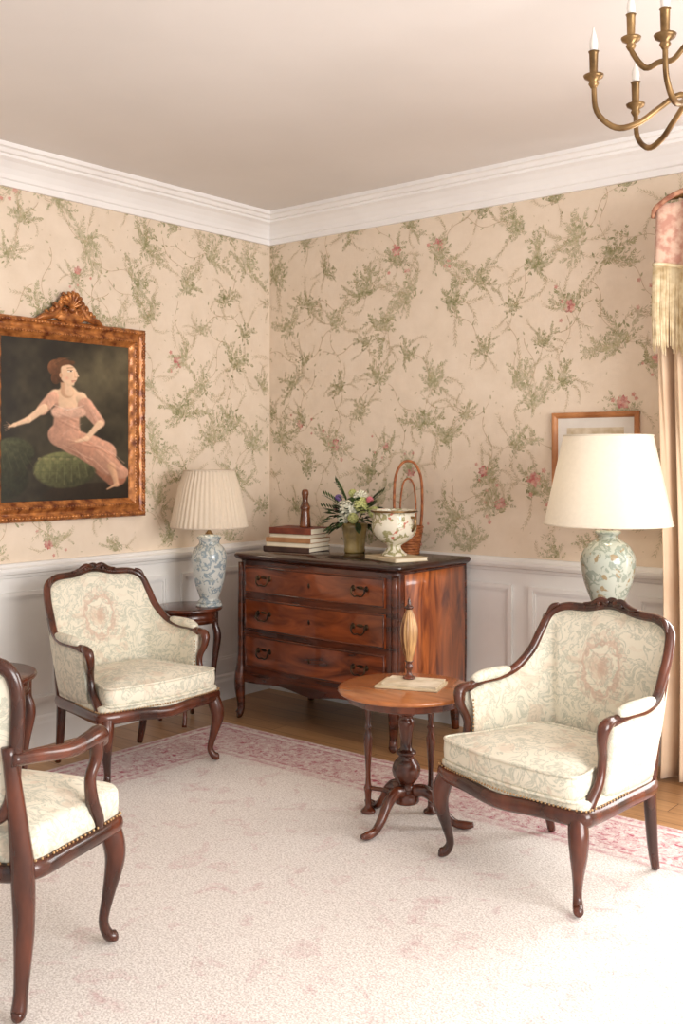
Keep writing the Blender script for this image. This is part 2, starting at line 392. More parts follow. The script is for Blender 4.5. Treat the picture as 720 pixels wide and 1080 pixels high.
def paperpolys(u0,u1,v0,v1,seed):
    rng=random.Random(seed); polys=[]; dy=.178; dx=.39; r=0; v=v0+.05
    while v<v1+.1:
        u=u0+(r%2)*dx*.5-.05
        while u<u1+.1:
            x=u+rng.uniform(-.085,.085); y=v+rng.uniform(-.05,.05)
            if rng.random()<.75:
                a=rng.uniform(.2,2.9); px,py=x,y; tp=[]; sg=rng.choice((-1,1))
                for j in range(20):
                    tp.append((px,py)); px+=math.cos(a)*.018; py+=math.sin(a)*.018; a+=sg*.2*math.sin(j*.4+x*9)
                    if j%4==3: polys.append((leafpoly(px,py,a+rng.choice((-.8,.8)),.024,.005),mixc(rng.choice(GREENS),PP,.35)))
                for q in strip(tp,.0013): polys.append((q,(188,160,124)))
            sprig(polys,rng,x,y,rng.uniform(.68,1.25),rng.uniform(.5,2.65),rng.random()<.15)
            u+=dx
        v+=dy; r+=1
    for _ in range(int((u1-u0)*(v1-v0)*70)):
        polys.append((leafpoly(rng.uniform(u0,u1),rng.uniform(v0,v1),rng.uniform(0,6.28),rng.uniform(.010,.018),.0025,3),rng.choice(LITE)))
    return [(q,c) for q,c in polys if all(u0+.004<p[0]<u1-.004 and v0<p[1]<v1 for p in q)]
def wall(name,boxes,mapf,regions,seed):
    V=[];F=[];cols=[]
    for b in boxes:
        v,f=boxgeo(*b); o=len(V); V+=v; F+=[tuple(i+o for i in q) for q in f]; cols+=[PP]*6
    rng=random.Random(seed+5)
    for k,(u0,u1,v0,v1) in enumerate(regions):
        for q,c in paperpolys(u0,u1,v0,v1,seed+k):
            off=.0006+rng.random()*.0012; o=len(V)
            V+=[mapf(p[0],p[1],off) for p in q]; F.append(tuple(range(o,o+len(q)))); cols.append(c)
    ob=mk(name,V,F,'wallpaper',smooth=False); me=ob.data
    at=me.color_attributes.new('Col','FLOAT_COLOR','CORNER'); arr=[]
    for p,c in zip(me.polygons,cols): arr+=list(C(*c))*p.loop_total
    at.data.foreach_set('color',arr)
    return ob
WX0,WX1,WZ0,WZ1=2.95,4.35,.55,2.45
wall('wall_back',[(-.1,WX0,0,.1,0,H),(WX1,LX,0,.1,0,H),(WX0,WX1,0,.1,0,WZ0),(WX0,WX1,0,.1,WZ1,H)],lambda u,v,o:(u,-o,v),[(0,WX0-.02,.93,2.77),(WX1+.1,LX,.93,2.77)],3)
wall('wall_left',[(-.1,0,LY,0,0,H)],lambda u,v,o:(o,-u,v),[(0,4.6,.93,2.77)],21)
def molding(name,prof,mat,xend=LX,yend=LY):
    V=[];F=[];n=len(prof)
    for d,z in prof: V+=[(xend,-d,z),(d,-d,z),(d,yend,z)]
    for i in range(n-1):
        for j in range(2): F.append((i*3+j,i*3+j+1,(i+1)*3+j+1,(i+1)*3+j))
    F.append(tuple(i*3 for i in range(n))); F.append(tuple(i*3+2 for i in range(n))[::-1])
    return mk(name,V,F,mat,smooth=False)
molding('crown_molding',[(0,2.755),(.018,2.755),(.018,2.785),(.028,2.79),(.034,2.81),(.05,2.835),(.075,2.86),(.098,2.872),(.098,2.885),(.115,2.888),(.125,2.905),(.14,2.91),(.14,H)],'crown')
molding('trim_1',[(0,.845),(.018,.85),(.022,.865),(.034,.87),(.04,.885),(.04,.898),(.028,.906),(.02,.92),(0,.922)],'white',xend=WX0-.06)
molding('baseboard_back',[(0,0),(.028,0),(.028,.11),(.022,.125),(.02,.14),(.012,.15),(0,.15)],'white')
box('trim_2',.01,WX0-.06,-.01,0,.10,.87,'white'); box('trim_3',0,.01,LY,0,.10,.87,'white')
def pframe(geos,u0,u1,z0,z1,mapf):
    for k,(ins,wd,th) in enumerate([(0,.022,.016),(.022,.012,.009)]):
        a0,a1,b0,b1=u0+ins,u1-ins,z0+ins,z1-ins
        for (p0,p1,q0,q1) in((a0,a1,b0,b0+wd),(a0,a1,b1-wd,b1),(a0,a0+wd,b0+wd,b1-wd),(a1-wd,a1,b0+wd,b1-wd)):
            v,f=boxgeo(p0,p1,0,th,q0,q1); geos.append(([mapf(*p) for p in v],f))
g=[]; 
for u0 in (.10,.68,1.26,1.84,2.42): pframe(g,u0,min(u0+.48,2.85),.22,.78,lambda x,y,z:(x,-.009-y,z))
V,F=merge(g); mk('trim_4',V,F,'white',smooth=False)
g=[]
for i in range(8): pframe(g,.12+.72*i,.12+.72*i+.62,.22,.78,lambda x,y,z:(.009+y,-x,z))
V,F=merge(g); mk('trim_5',V,F,'white',smooth=False)
win=root('window_1',((WX0+WX1)/2,0,0))
hw=(WX1-WX0)/2
for nm,a in {'casing_l':(-hw-.07,-hw,-.02,.02,WZ0-.05,WZ1+.07),'casing_r':(hw,hw+.07,-.02,.02,WZ0-.05,WZ1+.07),'casing_t':(-hw,hw,-.02,.02,WZ1,WZ1+.07),'sill':(-hw-.09,hw+.09,-.05,.06,WZ0-.04,WZ0),
  'mullion':(-.02,.02,.03,.06,WZ0,WZ1),'rail_1':(-hw,hw,.03,.06,1.45,1.49),'rail_2':(-hw,hw,.03,.06,WZ0,WZ0+.05),'rail_3':(-hw,hw,.03,.06,WZ1-.05,WZ1)}.items():
    box(nm,*a,'white',win,bev=.003)

# ---------------------------------------------------------------- chairs
def cab(name,x,y,zt,mat,par,ht=.30):
    sx=1 if x>0 else -1
    k=zt/.32
    pts=[(x-.012*sx,y+.012,zt),(x+.008*sx,y-.008,.255*k),(x+.012*sx,y-.012,.20*k),(x-.002*sx,y+.002,.12*k),(x-.012*sx,y+.012,.06*k),(x-.002*sx,y+.002,.028),(x+.012*sx,y-.012,.0195),(x+.018*sx,y-.018,.0195)]
    return tube(name,pts,[.03,.033,.029,.0185,.0145,.017,.0165,.010],mat,par,seg=12)
def bergere(name,loc,rz):
    R=root(name,loc,rz); W='walnut'
    o=[(-.30,-.255),(-.15,-.287),(0,-.298),(.15,-.287),(.30,-.255),(.318,-.20),(.29,0),(.255,.20),(.15,.245),(-.15,.245),(-.255,.20),(-.29,0),(-.318,-.20)]
    tube('seat_rail',[(x,y,.305+(-.012 if abs(x)<.1 and y<0 else 0)) for x,y in o],[.018]*13,W,R,closed=True,ref=(0,0,1),asp=1.5,n=5,seg=12)
    O=cat([(x,y,0) for x,y in o],5,True)
    loft('seat_deck',[[(p[0]*1.0,p[1]*1.0,z) for p in O] for z in (.30,.348)]+[[(p[0]*.97,p[1]*.97,.355) for p in O]],'uph',R)
    fr=[(x*1.03,y*1.025,.334) for x,y in [o[11],o[12]]+o[0:7]]
    nails('nailheads',fr,.012,.0040,'nail',R)
    for i,(x,y) in enumerate([(-.295,-.25),(.295,-.25)]): cab('leg_%d'%(i+1),x,y,.32,W,R)
    for i,sx in enumerate((-1,1)):
        tube('leg_%d'%(i+3),[(sx*.235,.205,.34),(sx*.235,.215,.2),(sx*.232,.232,.08),(sx*.23,.25,.006)],[.024,.021,.018,.015],W,R)
    half=[(.318,-.115,.585),(.325,-.03,.600),(.325,.06,.603),(.312,.14,.628),(.292,.205,.69),(.282,.25,.76),(.262,.285,.826),(.205,.305,.856),(.11,.318,.862),(0,.325,.884)]
    full=[(-x,y,z) for x,y,z in half]+half[::-1][1:]
    rr=[.017,.0165,.0165,.017,.0175,.018,.018,.0175,.018,.021]; rr=rr+rr[::-1][1:]
    tube('top_rail',full,rr,W,R,ref=None,seg=12,n=6)
    g=[spheregeo((0,.316,.897),.02,10,8,(1.3,.6,.8))]
    for sx in(-1,1):
        g.append(tubegeo([(sx*.01,.31,.890),(sx*.045,.308,.900),(sx*.085,.305,.882),(sx*.12,.303,.879)],[.012,.012,.009,.004],seg=8))
        g.append(spheregeo((sx*.05,.302,.887),.010,8,6))
        g.append(tubegeo([(sx*.225,.285,.867),(sx*.25,.275,.854),(sx*.268,.262,.822)],[.006,.010,.005],seg=8))
    V,F=merge(g); mk('carved_crest',V,F,W,R)
    bh=[(.298,-.13,.345),(.292,-.03,.345),(.285,.06,.345),(.272,.13,.345),(.258,.175,.345),(.24,.205,.345),(.20,.225,.345),(.14,.235,.345),(.07,.24,.345),(0,.243,.345)]
    bf=[(-x,y,z) for x,y,z in bh]+bh[::-1][1:]
    T=cat(full,4); B=cat(bf,4); nu=len(T); nv=12; Vi=[];Vo=[]
    for i in range(nu):
        ctr=np.array([0,-.12,0]); 
        inw=ctr-np.array([B[i][0],B[i][1],0]); inw[2]=0; inw/=np.linalg.norm(inw)
        for j in range(nv+1):
            v=j/nv; p=B[i]*(1-v)+(T[i]-np.array([0,0,.012]))*v
            s=abs(T[i][0])/.3
            bul=(.03 if s<.8 else .018)*math.sin(math.pi*min(1,v*1.02))**.6
            Vi.append(p+inw*(.012+bul)); Vo.append(p-inw*(.010+.006*math.sin(math.pi*v)))
    V=Vi+Vo; o2=len(Vi); F=[]
    idx=lambda i,j:i*(nv+1)+j
    for i in range(nu-1):
        for j in range(nv):
            F.append((idx(i,j),idx(i,j+1),idx(i+1,j+1),idx(i+1,j))); F.append((o2+idx(i,j),o2+idx(i+1,j),o2+idx(i+1,j+1),o2+idx(i,j+1)))
        for j in(0,nv):
            F.append((idx(i,j),idx(i+1,j),o2+idx(i+1,j),o2+idx(i,j)))
    for i in(0,nu-1):
        for j in range(nv): F.append((idx(i,j),idx(i,j+1),o2+idx(i,j+1),o2+idx(i,j)))
    mk('back_and_sides',V,F,'uphb',R)
    for i,sx in enumerate((-1,1)):
        tube('arm_support_%d'%(i+1),[(sx*.318,-.105,.592),(sx*.322,-.150,.578),(sx*.315,-.157,.535),(sx*.300,-.135,.47),(sx*.300,-.15,.40),(sx*.303,-.20,.345),(sx*.298,-.225,.31)],[.016,.021,.018,.015,.016,.02,.022],W,R,seg=12)
        g=[spheregeo((sx*.319,-.152,.572),.024,12,8,(.8,1,1))]; V,F=merge(g); mk('arm_scroll_%d'%(i+1),V,F,W,R)
        P=cat([(sx*.321,-.085,.607),(sx*.325,-.03,.616),(sx*.325,.04,.619),(sx*.318,.105,.626)],6)
        V,F=tubegeo(P,[.004+.023*math.sin(math.pi*(k+.6)/(len(P)+.2))**.35 for k in range(len(P))],seg=12,n=1,ref=(0,0,1),asp=.8); mk('arm_pad_%d'%(i+1),V,F,'uph',R)
        tube('side_post_%d'%(i+1),[(sx*.295,.215,.69),(sx*.272,.205,.55),(sx*.258,.205,.42),(sx*.245,.205,.32)],[.012,.014,.015,.018],W,R)
        nails('arm_nails_%d'%(i+1),[(sx*.285,-.118,.56),(sx*.28,-.122,.48),(sx*.278,-.135,.40),(sx*.28,-.16,.36)],.0125,.0040,'nail',R)
    co=[(-.285,-.268),(-.14,-.297),(0,-.306),(.14,-.297),(.285,-.268),(.292,-.20),(.268,-.125),(.25,0),(.235,.12),(.19,.185),(0,.20),(-.19,.185),(-.235,.12),(-.25,0),(-.268,-.125),(-.292,-.20)]
    cushion('seat_cushion',co,.352,.434,.034,'uphf',R)
    return R
bergere('armchair',(.63,-1.60,.0135),86)
bergere('armchair',(2.735,-1.425,.0135),-12)

def fauteuil(name,loc,rz):
    R=root(name,loc,rz); W='walnut'
    o=[(-.30,-.26),(-.15,-.288),(0,-.298),(.15,-.288),(.30,-.26),(.318,-.20),(.295,0),(.265,.13),(.15,.165),(-.15,.165),(-.265,.13),(-.295,0),(-.318,-.20)]
    tube('seat_rail',[(x,y,.362) for x,y in o],.02,W,R,closed=True,ref=(0,0,1),asp=1.3,n=5,seg=12)
    nails('nailheads',[(x*1.03,y*1.03,.388) for x,y in o],.012,.0040,'nail',R,closed=True)
    cushion('seat_cushion',[(x*1.015,y*1.015) for x,y in o],.374,.474,.045,'uphf',R,pipe=False)
    for i,(x,y) in enumerate([(-.29,-.255),(.29,-.255)]): cab('leg_%d'%(i+1),x,y,.385,W,R)
    for i,sx in enumerate((-1,1)):
        tube('leg_%d'%(i+3),[(sx*.245,.20,.70),(sx*.25,.18,.58),(sx*.254,.165,.47),(sx*.258,.155,.37),(sx*.262,.155,.22),(sx*.266,.175,.08),(sx*.268,.19,.025),(sx*.268,.205,.021)],[.018,.022,.027,.031,.027,.019,.020,.012],W,R,seg=12,asp=1.0)
        tube('arm_%d'%(i+1),[(sx*.256,.205,.668),(sx*.285,.13,.662),(sx*.315,.02,.648),(sx*.33,-.06,.655),(sx*.330,-.115,.655),(sx*.327,-.142,.628)],[.018,.02,.021,.024,.027,.018],W,R,seg=12)
        tube('arm_support_%d'%(i+1),[(sx*.330,-.10,.645),(sx*.327,-.105,.59),(sx*.32,-.085,.54),(sx*.318,-.10,.47),(sx*.308,-.14,.41),(sx*.30,-.15,.36)],[.022,.018,.0165,.019,.023,.023],W,R,seg=12)
    yb=lambda x,z:.19+(z-.45)*.11-.5*x*x
    hf=[(0,.50),(.10,.497),(.19,.505),(.235,.55),(.25,.65),(.264,.76),(.266,.85),(.235,.905),(.12,.922),(0,.945)]
    lp=hf+[(-x,z) for x,z in hf[::-1][1:-1]]
    tube('back_frame',[(x,yb(x,z),z) for x,z in lp],[.019+.004*(abs(x)<.05 and z>.9) for x,z in lp],W,R,closed=True,ref=(0,1,0),seg=12,n=5)
    mk('carved_crest',*merge([spheregeo((0,yb(0,.93),.965),.02,10,8,(1.4,.6,.7))]+[spheregeo((s*.045,yb(.04,.93),.952),.014,8,6,(1.6,.6,.7)) for s in(-1,1)]),W,R)
    O=cat([(x,0,z) for x,z in lp],5,True); cz=.71
    for nm,sg in(('back_pad',-1),('back_outer',1)):
        rings=[]
        for s,bl in((1.0,0),(.96,.012),(.85,.022),(.6,.03),(.3,.034),(.02,.035)):
            rings.append([(p[0]*s,yb(p[0]*s,cz+(p[2]-cz)*s)+sg*bl*(1 if sg<0 else .5),cz+(p[2]-cz)*s) for p in O])
        loft(nm,rings,'uphb',R)
    return R
fauteuil('open_armchair',(1.838,-3.128,.0135),205)

# ---------------------------------------------------------------- commode
D=root('chest_of_drawers',(.925,-.035,0))
HW=.545
def Fy(x,z):
    return -(.618+.008*math.cos(2*math.pi*x/1.1)+.006*math.sin(math.pi*(z-.15)/.95)) 
HWX=lambda z:HW+.006*math.sin(math.pi*(z-.15)/.9)
def outl(z,ex=0,ef=0):
    hw=HWX(z)+ex; pts=[(-hw,0,z)]
    pts.append((-hw,-.25,z)); pts.append((-hw,Fy(.5,z)+.03-ef,z))
    for i in range(25):
        x=-hw+.03+(2*hw-.06)*i/24; pts.append((x,Fy(x,z)-ef,z))
    pts.append((hw,Fy(.5,z)+.03-ef,z)); pts.append((hw,-.25,z)); pts.append((hw,0,z))
    return pts
carc=loft('carcass',[outl(z) for z in np.linspace(.215,.88,14)],'mahog',D); autosmooth(carc,50)
tp=loft('top',[outl(.872,.0,.0),outl(.880,.012,.012),outl(.886,.022,.022),outl(.895,.029,.028),outl(.905,.028,.027),outl(.912,.020,.020)],'topwood',D); autosmooth(tp,50)
for i,sx in enumerate((-1,1)):
    V=[];F=[];nz=12
    zs=np.linspace(.24,.865,nz)
    for z in zs:
        x=sx*(HWX(z)+.004); V+=[(x,-.03,z),(x,-.56,z)]
    F=[(2*k,2*k+1,2*k+3,2*k+2) for k in range(nz-1)]
    o=mk('side_panel_%d'%(i+1),V,F,'flame',D); md=o.modifiers.new('s','SOLIDIFY'); md.thickness=.006; md.offset=0
def patch(name,x0,x1,z0f,z1f,off,mat,nx=28,nz=6):
    V=[];F=[]
    for o_ in(off,-.005):
        for i in range(nx+1):
            x=x0+(x1-x0)*i/nx
            for j in range(nz+1):
                z=z0f(x)+(z1f(x)-z0f(x))*j/nz; V.append((x,Fy(x,z)-o_,z))
    n=(nx+1)*(nz+1); ix=lambda i,j:i*(nz+1)+j
    for i in range(nx):
        for j in range(nz): F.append((ix(i,j),ix(i+1,j),ix(i+1,j+1),ix(i,j+1)))
        for j in(0,nz): F.append((ix(i,j),ix(i+1,j),n+ix(i+1,j),n+ix(i,j)))
    for i in(0,nx):
        for j in range(nz): F.append((ix(i,j),ix(i,j+1),n+ix(i,j+1),n+ix(i,j)))
    o=mk(name,V,F,mat,D); autosmooth(o,50); return o
dz=[(.70,.848),(.50,.67),(.295,.47)]
for k,(a,b) in enumerate(dz):
    patch('drawer_%d'%(k+1),-.48,.48,lambda x:a,lambda x:b,.012,'drawer')
    e=.475
    per=[(-e+2*e*t,a+.006) for t in np.linspace(0,1,20)]+[(e,a+.006+(b-a-.012)*t) for t in(.3,.6)]+[(e-2*e*t,b-.006) for t in np.linspace(0,1,20)]+[(-e,b-.006-(b-a-.012)*t) for t in(.3,.6)]
    tube('drawer_bead_%d'%(k+1),[(x,Fy(x,z)-.012,z) for x,z in per],.0048,'mahog',D,closed=True,n=1,seg=6)
    zc=(a+b)/2
    for q,hx in enumerate((-.33,.33)):
        g=[]
        y=Fy(hx,zc)-.014
        for s in(-1,1):
            g.append(spheregeo((hx+s*.042,y,zc+.012),.013,10,6,(1,.5,1.2))); g.append(spheregeo((hx+s*.042,y-.012,zc+.012),.007,8,6))
        g.append(spheregeo((hx,y+.002,zc+.016),.012,10,6,(2.0,.25,.7)))
        g.append(tubegeo([(hx-.042,y-.014,zc+.012),(hx-.040,y-.018,zc-.012),(hx-.020,y-.02,zc-.026),(hx,y-.02,zc-.022),(hx+.020,y-.02,zc-.026),(hx+.040,y-.018,zc-.012),(hx+.042,y-.014,zc+.012)],.004,seg=8))
        V,F=merge(g); mk('handle_%d'%(k*2+q+1),V,F,'bronze',D)
    mk('escutcheon_%d'%(k+1),*spheregeo((0,Fy(0,zc)-.012,zc),.010,10,6,(.8,.3,1.3)),'bronze',D)
patch('apron',-.50,.50,lambda x:.208-.016*math.cos(x/.5*math.pi*2)*(1-abs(x)/.6),lambda x:.262,.006,'mahog')
for i,sx in enumerate((-1,1)):
    y0=Fy(.5,.3)
    tube('front_leg_%d'%(i+1),[(sx*.527,y0+.010,.86),(sx*.528,y0+.008,.55),(sx*.528,y0+.008,.34),(sx*.530,y0-.002,.235),(sx*.530,y0-.004,.17),(sx*.524,y0+.0,.09),(sx*.524,y0-.002,.05),(sx*.530,y0-.012,.024),(sx*.534,y0-.020,.022)],[.020,.021,.023,.031,.029,.022,.021,.023,.013],'mahog',D,seg=14)
    tube('back_leg_%d'%(i+1),[(sx*.50,-.05,.30),(sx*.505,-.05,.15),(sx*.51,-.045,.002)],[.035,.03,.02],'mahog',D)

# ---------------------------------------------------------------- things on commode
ZT=.9125
def book(name,loc,rz,items):
    R=root(name,loc,rz); z=0
    for k,(w,d,h,mt,r,dx) in enumerate(items):
        box('cover_%d'%k,-w/2+dx,w/2+dx,-d/2,d/2,z,z+.003,mt,R,rz=r); box('pages_%d'%k,-w/2+.004+dx,w/2-.003+dx,-d/2+.004,d/2-.004,z+.003,z+h-.003,'cream',R,rz=r)
        box('lid_%d'%k,-w/2+dx,w/2+dx,-d/2,d/2,z+h-.003,z+h,mt,R,rz=r)
        if k%2==0: box('spine_%d'%k,-w/2+dx,w/2+dx,-d/2-.004,-d/2+.001,z,z+h,mt,R,bev=.002)
        z+=h
    return R,z
book('book_stack',(.545,-.35,ZT),8,[(.31,.21,.026,'book2',0,0),(.30,.20,.024,'book1',0,.005),(.30,.20,.026,'book3',0,.01),(.27,.18,.022,'book1',0,.01),(.28,.19,.034,'book0',0,.02)])
bt=root('brown_bottle',(.60,-.34,ZT+.1325))
lathe('body',[(.0,0),(.028,0),(.032,.012),(.03,.05),(.026,.09),(.030,.11),(.022,.13),(.016,.15),(.018,.175),(.021,.19),(.015,.21),(.0,.213)],'bottle',bt,n=4)
fv=root('flower_vase',(.885,-.25,ZT))
lathe('glass_vase',[(.0,0),(.055,0),(.06,.01),(.057,.03),(.062,.08),(.07,.14),(.074,.165),(.068,.165),(.06,.15),(.0,.14)],'amber',fv)
rng=random.Random(4)
def bloom(c,r,n,pet):
    g=[spheregeo(c,r*.72,8,6)]
    for k in range(n):
        ph=math.acos(1-2*(k+.5)/n); th=k*2.4
        d=np.array([math.sin(ph)*math.cos(th),math.sin(ph)*math.sin(th),math.cos(ph)]); u=np.cross(d,[.3,.5,.8]); u/=np.linalg.norm(u); w=np.cross(d,u)
        p=np.array(c)+d*r*.8
        for q in range(4):
            a=q*math.pi/2+k; e=u*math.cos(a)+w*math.sin(a); f=np.cross(d,e)
            g.append(([p,p+e*pet*.6+f*pet*.4+d*pet*.3,p+e*pet*1.1+d*pet*.45,p+e*pet*.6-f*pet*.4+d*pet*.3],[(0,1,2,3)]))
    return g
G={'petalw':[],'petalg':[],'petalp':[],'petalpp':[]}
for c,r,mt in [((.0,-.05,.235),.056,'petalw'),((.075,-.03,.265),.045,'petalg'),((-.065,-.02,.25),.036,'petalw'),((.03,.02,.30),.046,'petalw'),((.12,.02,.225),.034,'petalg'),((-.03,-.06,.19),.032,'petalw'),((.05,-.075,.195),.03,'petalg'),((-.10,-.02,.30),.020,'petalpp'),((-.12,.0,.24),.02,'petalp'),((.13,-.03,.295),.02,'petalp'),((-.03,.02,.325),.024,'petalg')]:
    G[mt]+=bloom(c,r,46,r*.36)
for k,g in G.items():
    V,F=merge(g); mk('blooms_'+k,V,F,k,fv,smooth=False)
g=[]
for i in range(120):
    a=rng.uniform(0,6.28); el=rng.uniform(-.3,1.1); s=np.array([0,0,.17]); d=np.array([math.cos(a)*math.cos(el),math.sin(a)*math.cos(el),math.sin(el)])
    p=s+d*rng.uniform(.06,.14); L_=rng.uniform(.045,.075); w=np.cross(d,[0,0,1]); w/=np.linalg.norm(w)+1e-9; w=w*L_*.24; dn=np.array([0,0,-.012])
    g.append(([p,p+d*L_*.35+w,p+d*L_*.7+w*.8+dn,p+d*L_+dn*2,p+d*L_*.7-w*.8+dn,p+d*L_*.35-w],[(0,1,2,3),(0,3,4,5)]))
for tip in [(-.2,-.03,.24),(.2,-.02,.33),(.17,-.05,.27),(-.13,0,.38),(-.17,-.05,.31)]:
    tip=np.array(tip); s=np.array([0,0,.14]); g.append(tubegeo([s,(s+tip)/2+np.array([0,0,.03]),tip],.002,seg=5))
    for t in np.linspace(.45,1,7):
        p=s+(tip-s)*t+np.array([0,0,.12*t*(1-t)])
        for sd in(-1,1):
            d=(tip-s)/np.linalg.norm(tip-s)+sd*np.array([.2,.0,.6]); L_=.03; w=np.array([0,1,0.])*L_*.3
            g.append(([p,p+d*L_*.5+w,p+d*L_,p+d*L_*.5-w],[(0,1,2,3)]))
V,F=merge(g); mk('leaves',V,F,'leaf',fv,smooth=False)
book('book',(1.29,-.41,ZT),-18,[(.27,.20,.020,'book1',0,0)])
ur=root('porcelain_urn',(1.275,-.41,ZT+.0205))
lathe('bowl',[(.0,0),(.062,0),(.064,.010),(.05,.022),(.036,.040),(.04,.055),(.078,.078),(.108,.112),(.117,.155),(.110,.19),(.108,.215),(.120,.226),(.120,.234),(.108,.234),(.098,.21),(.0,.15)],'urn',ur,n=3,seg=40)
lathe('gilt_rim',[(.1205,.224),(.124,.229),(.1205,.234)],'brass',ur,seg=40,cap=False)
for i,s in enumerate((-1,1)): tube('urn_handle_%d'%(i+1),[(s*.108,0,.20),(s*.13,0,.195),(s*.133,0,.16),(s*.112,0,.13)],.007,'brass',ur,seg=8)
bk=root('wicker_basket',(1.165,-.135,ZT))
g=[]
for k in range(11):
    z=.008+k*.014; r=.055+.02*k/10
    g.append(tubegeo([(r*math.cos(a)*(1+.03*(-1)**(j+k)),r*math.sin(a)*(1+.03*(-1)**(j+k)),z) for j,a in enumerate(np.linspace(0,2*math.pi,24,endpoint=False))],.008,seg=6,n=2,closed=True,ref=(0,0,1)))
g.append(lathegeo([(.0,.003),(.055,.003)],seg=24))
V,F=merge(g); mk('woven_body',V,F,'wicker',bk)
g=[]
for dy in(-.014,0,.014):
    g.append(tubegeo([(-.068,dy,.14),(-.076,dy,.27),(-.070,dy,.41),(-.04,dy*.5,.485),(0,0,.505),(.04,dy*.5,.485),(.070,dy,.41),(.076,dy,.27),(.068,dy,.14)],.007,seg=8))
g.append(tubegeo([(-.04,0,.15),(-.042,0,.27),(-.028,0,.38),(0,0,.41),(.028,0,.38),(.042,0,.27),(.04,0,.15)],.005,seg=8))
V,F=merge(g); mk('loop_handle',V,F,'wicker',bk)
bk.rotation_euler[2]=math.radians(38)

# ---------------------------------------------------------------- lamps & side tables
def side_table(name,loc,r,h,nl=4,foot=False,rz=0):
    R=root(name,loc,rz)
    lathe('top',[(0,h-.022),(r-.012,h-.022),(r-.004,h-.018),(r,h-.010),(r-.003,h-.002),(r-.01,h),(0,h)],'walnut',R,seg=48)
    lathe('apron',[(r-.035,h-.085),(r-.03,h-.085),(r-.03,h-.02),(r-.035,h-.02)],'walnut',R,seg=48)
    lathe('drawer_front_bead',[(r-.031,h-.072),(r-.026,h-.068),(r-.031,h-.064)],'walnut',R,seg=48,cap=False)
    for k in range(nl):
        a=math.pi/4+k*2*math.pi/nl; q=r-.04; c,s=math.cos(a),math.sin(a)
        tube('leg_%d'%(k+1),[(q*c,q*s,h-.03),(q*c,q*s,h-.1),((q+.012)*c,(q+.012)*s,h-.17),((q-.008)*c,(q-.008)*s,h*.45),((q-.012)*c,(q-.012)*s,h*.15),((q+.01)*c,(q+.01)*s,.008)],[.019,.019,.022,.015,.011,.013],'walnut',R)
    sh=h*.28
    lathe('shelf',[(0,sh),(r-.06,sh),(r-.055,sh+.008),(r-.06,sh+.016),(0,sh+.016)],'walnut',R,seg=40)
    return R
side_table('lamp_table',(.235,-.885,0),.185,.63,rz=-5)
side_table('lamp_table',(2.40,-.42,0),.235,.735)
side_table('side_table',(.69,-2.46,.0125),.265,.565,rz=12)
def lamp(name,loc,prof,sr,shade_prof,mats,pleat,zb):
    R=root(name,loc)
    lathe('base',[(0,0),(prof[0][0]+.012,0),(prof[0][0]+.014,.008),(prof[0][0]+.004,.016),(0,.018)],mats[1],R)
    lathe('ceramic_body',[(r,z+.014) for r,z in prof],mats[0],R,n=4,seg=40)
    zt=prof[-1][1]+.014
    lathe('collar',[(.02,zt-.004),(.024,zt),(.016,zt+.01),(.008,zt+.02),(.007,zb+.05),(.016,zb+.055),(.016,zb+.09),(0,zb+.095)],'brass',R)
    z1=shade_prof[-1][1]
    lathe('lampshade',shade_prof,mats[2],R,seg=pleat*4 if pleat else 64,cap=False,rip=(lambda t:.026*math.cos(t*pleat)) if pleat else None)
    for nm,(r,z) in(('shade_trim_bottom',shade_prof[0]),('shade_trim_top',shade_prof[-1])):
        tube(nm,[(r*math.cos(a),r*math.sin(a),z) for a in np.linspace(0,2*math.pi,32,endpoint=False)],.004,mats[2],R,closed=True,n=1,seg=6,ref=(0,0,1))
    g=[tubegeo([(0,0,z1-.02),(shade_prof[-1][0]*math.cos(a),shade_prof[-1][0]*math.sin(a),z1-.005)],.002,seg=5) for a in(0,2.09,4.19)]
    g.append(tubegeo([(0,0,zb+.09),(0,0,z1-.012)],.003,seg=6)); g.append(spheregeo((0,0,z1-.012),.008,8,6))
    V,F=merge(g); mk('harp_and_finial',V,F,'brass',R)
    mk('bulb',*spheregeo((0,0,zb+.13),.03,12,8,(1,1,1.3)),'bulb',R)
    return R
lamp('table_lamp',(.325,-.815,.631),[(.058,0),(.062,.012),(.05,.025),(.062,.06),(.080,.12),(.090,.20),(.094,.26),(.080,.30),(.056,.325),(.058,.345),(.066,.36),(.048,.372),(.02,.376)],0,[(.208,.43),(.19,.52),(.165,.64),(.135,.735)],('bluewhite','bluewhite','pleat'),44,.41)
lamp('table_lamp',(2.462,-.43,.736),[(.062,0),(.066,.01),(.06,.02),(.078,.07),(.104,.14),(.118,.21),(.115,.26),(.088,.305),(.05,.33),(.042,.345),(.056,.358),(.05,.368),(.02,.372)],0,[(.276,.410),(.254,.52),(.228,.64),(.192,.80)],('celadon','walnut','shade'),0,.40)
for loc,e in(((.325,-.815,1.16),1.4),((2.462,-.43,1.29),2.2)):
    ld=bpy.data.lights.new('bulb_light','POINT'); ld.energy=e; ld.color=(1,.88,.70); ld.shadow_soft_size=.05
    lo=bpy.data.objects.new('lamp_bulb_light',ld); lo.location=loc; COL.objects.link(lo)

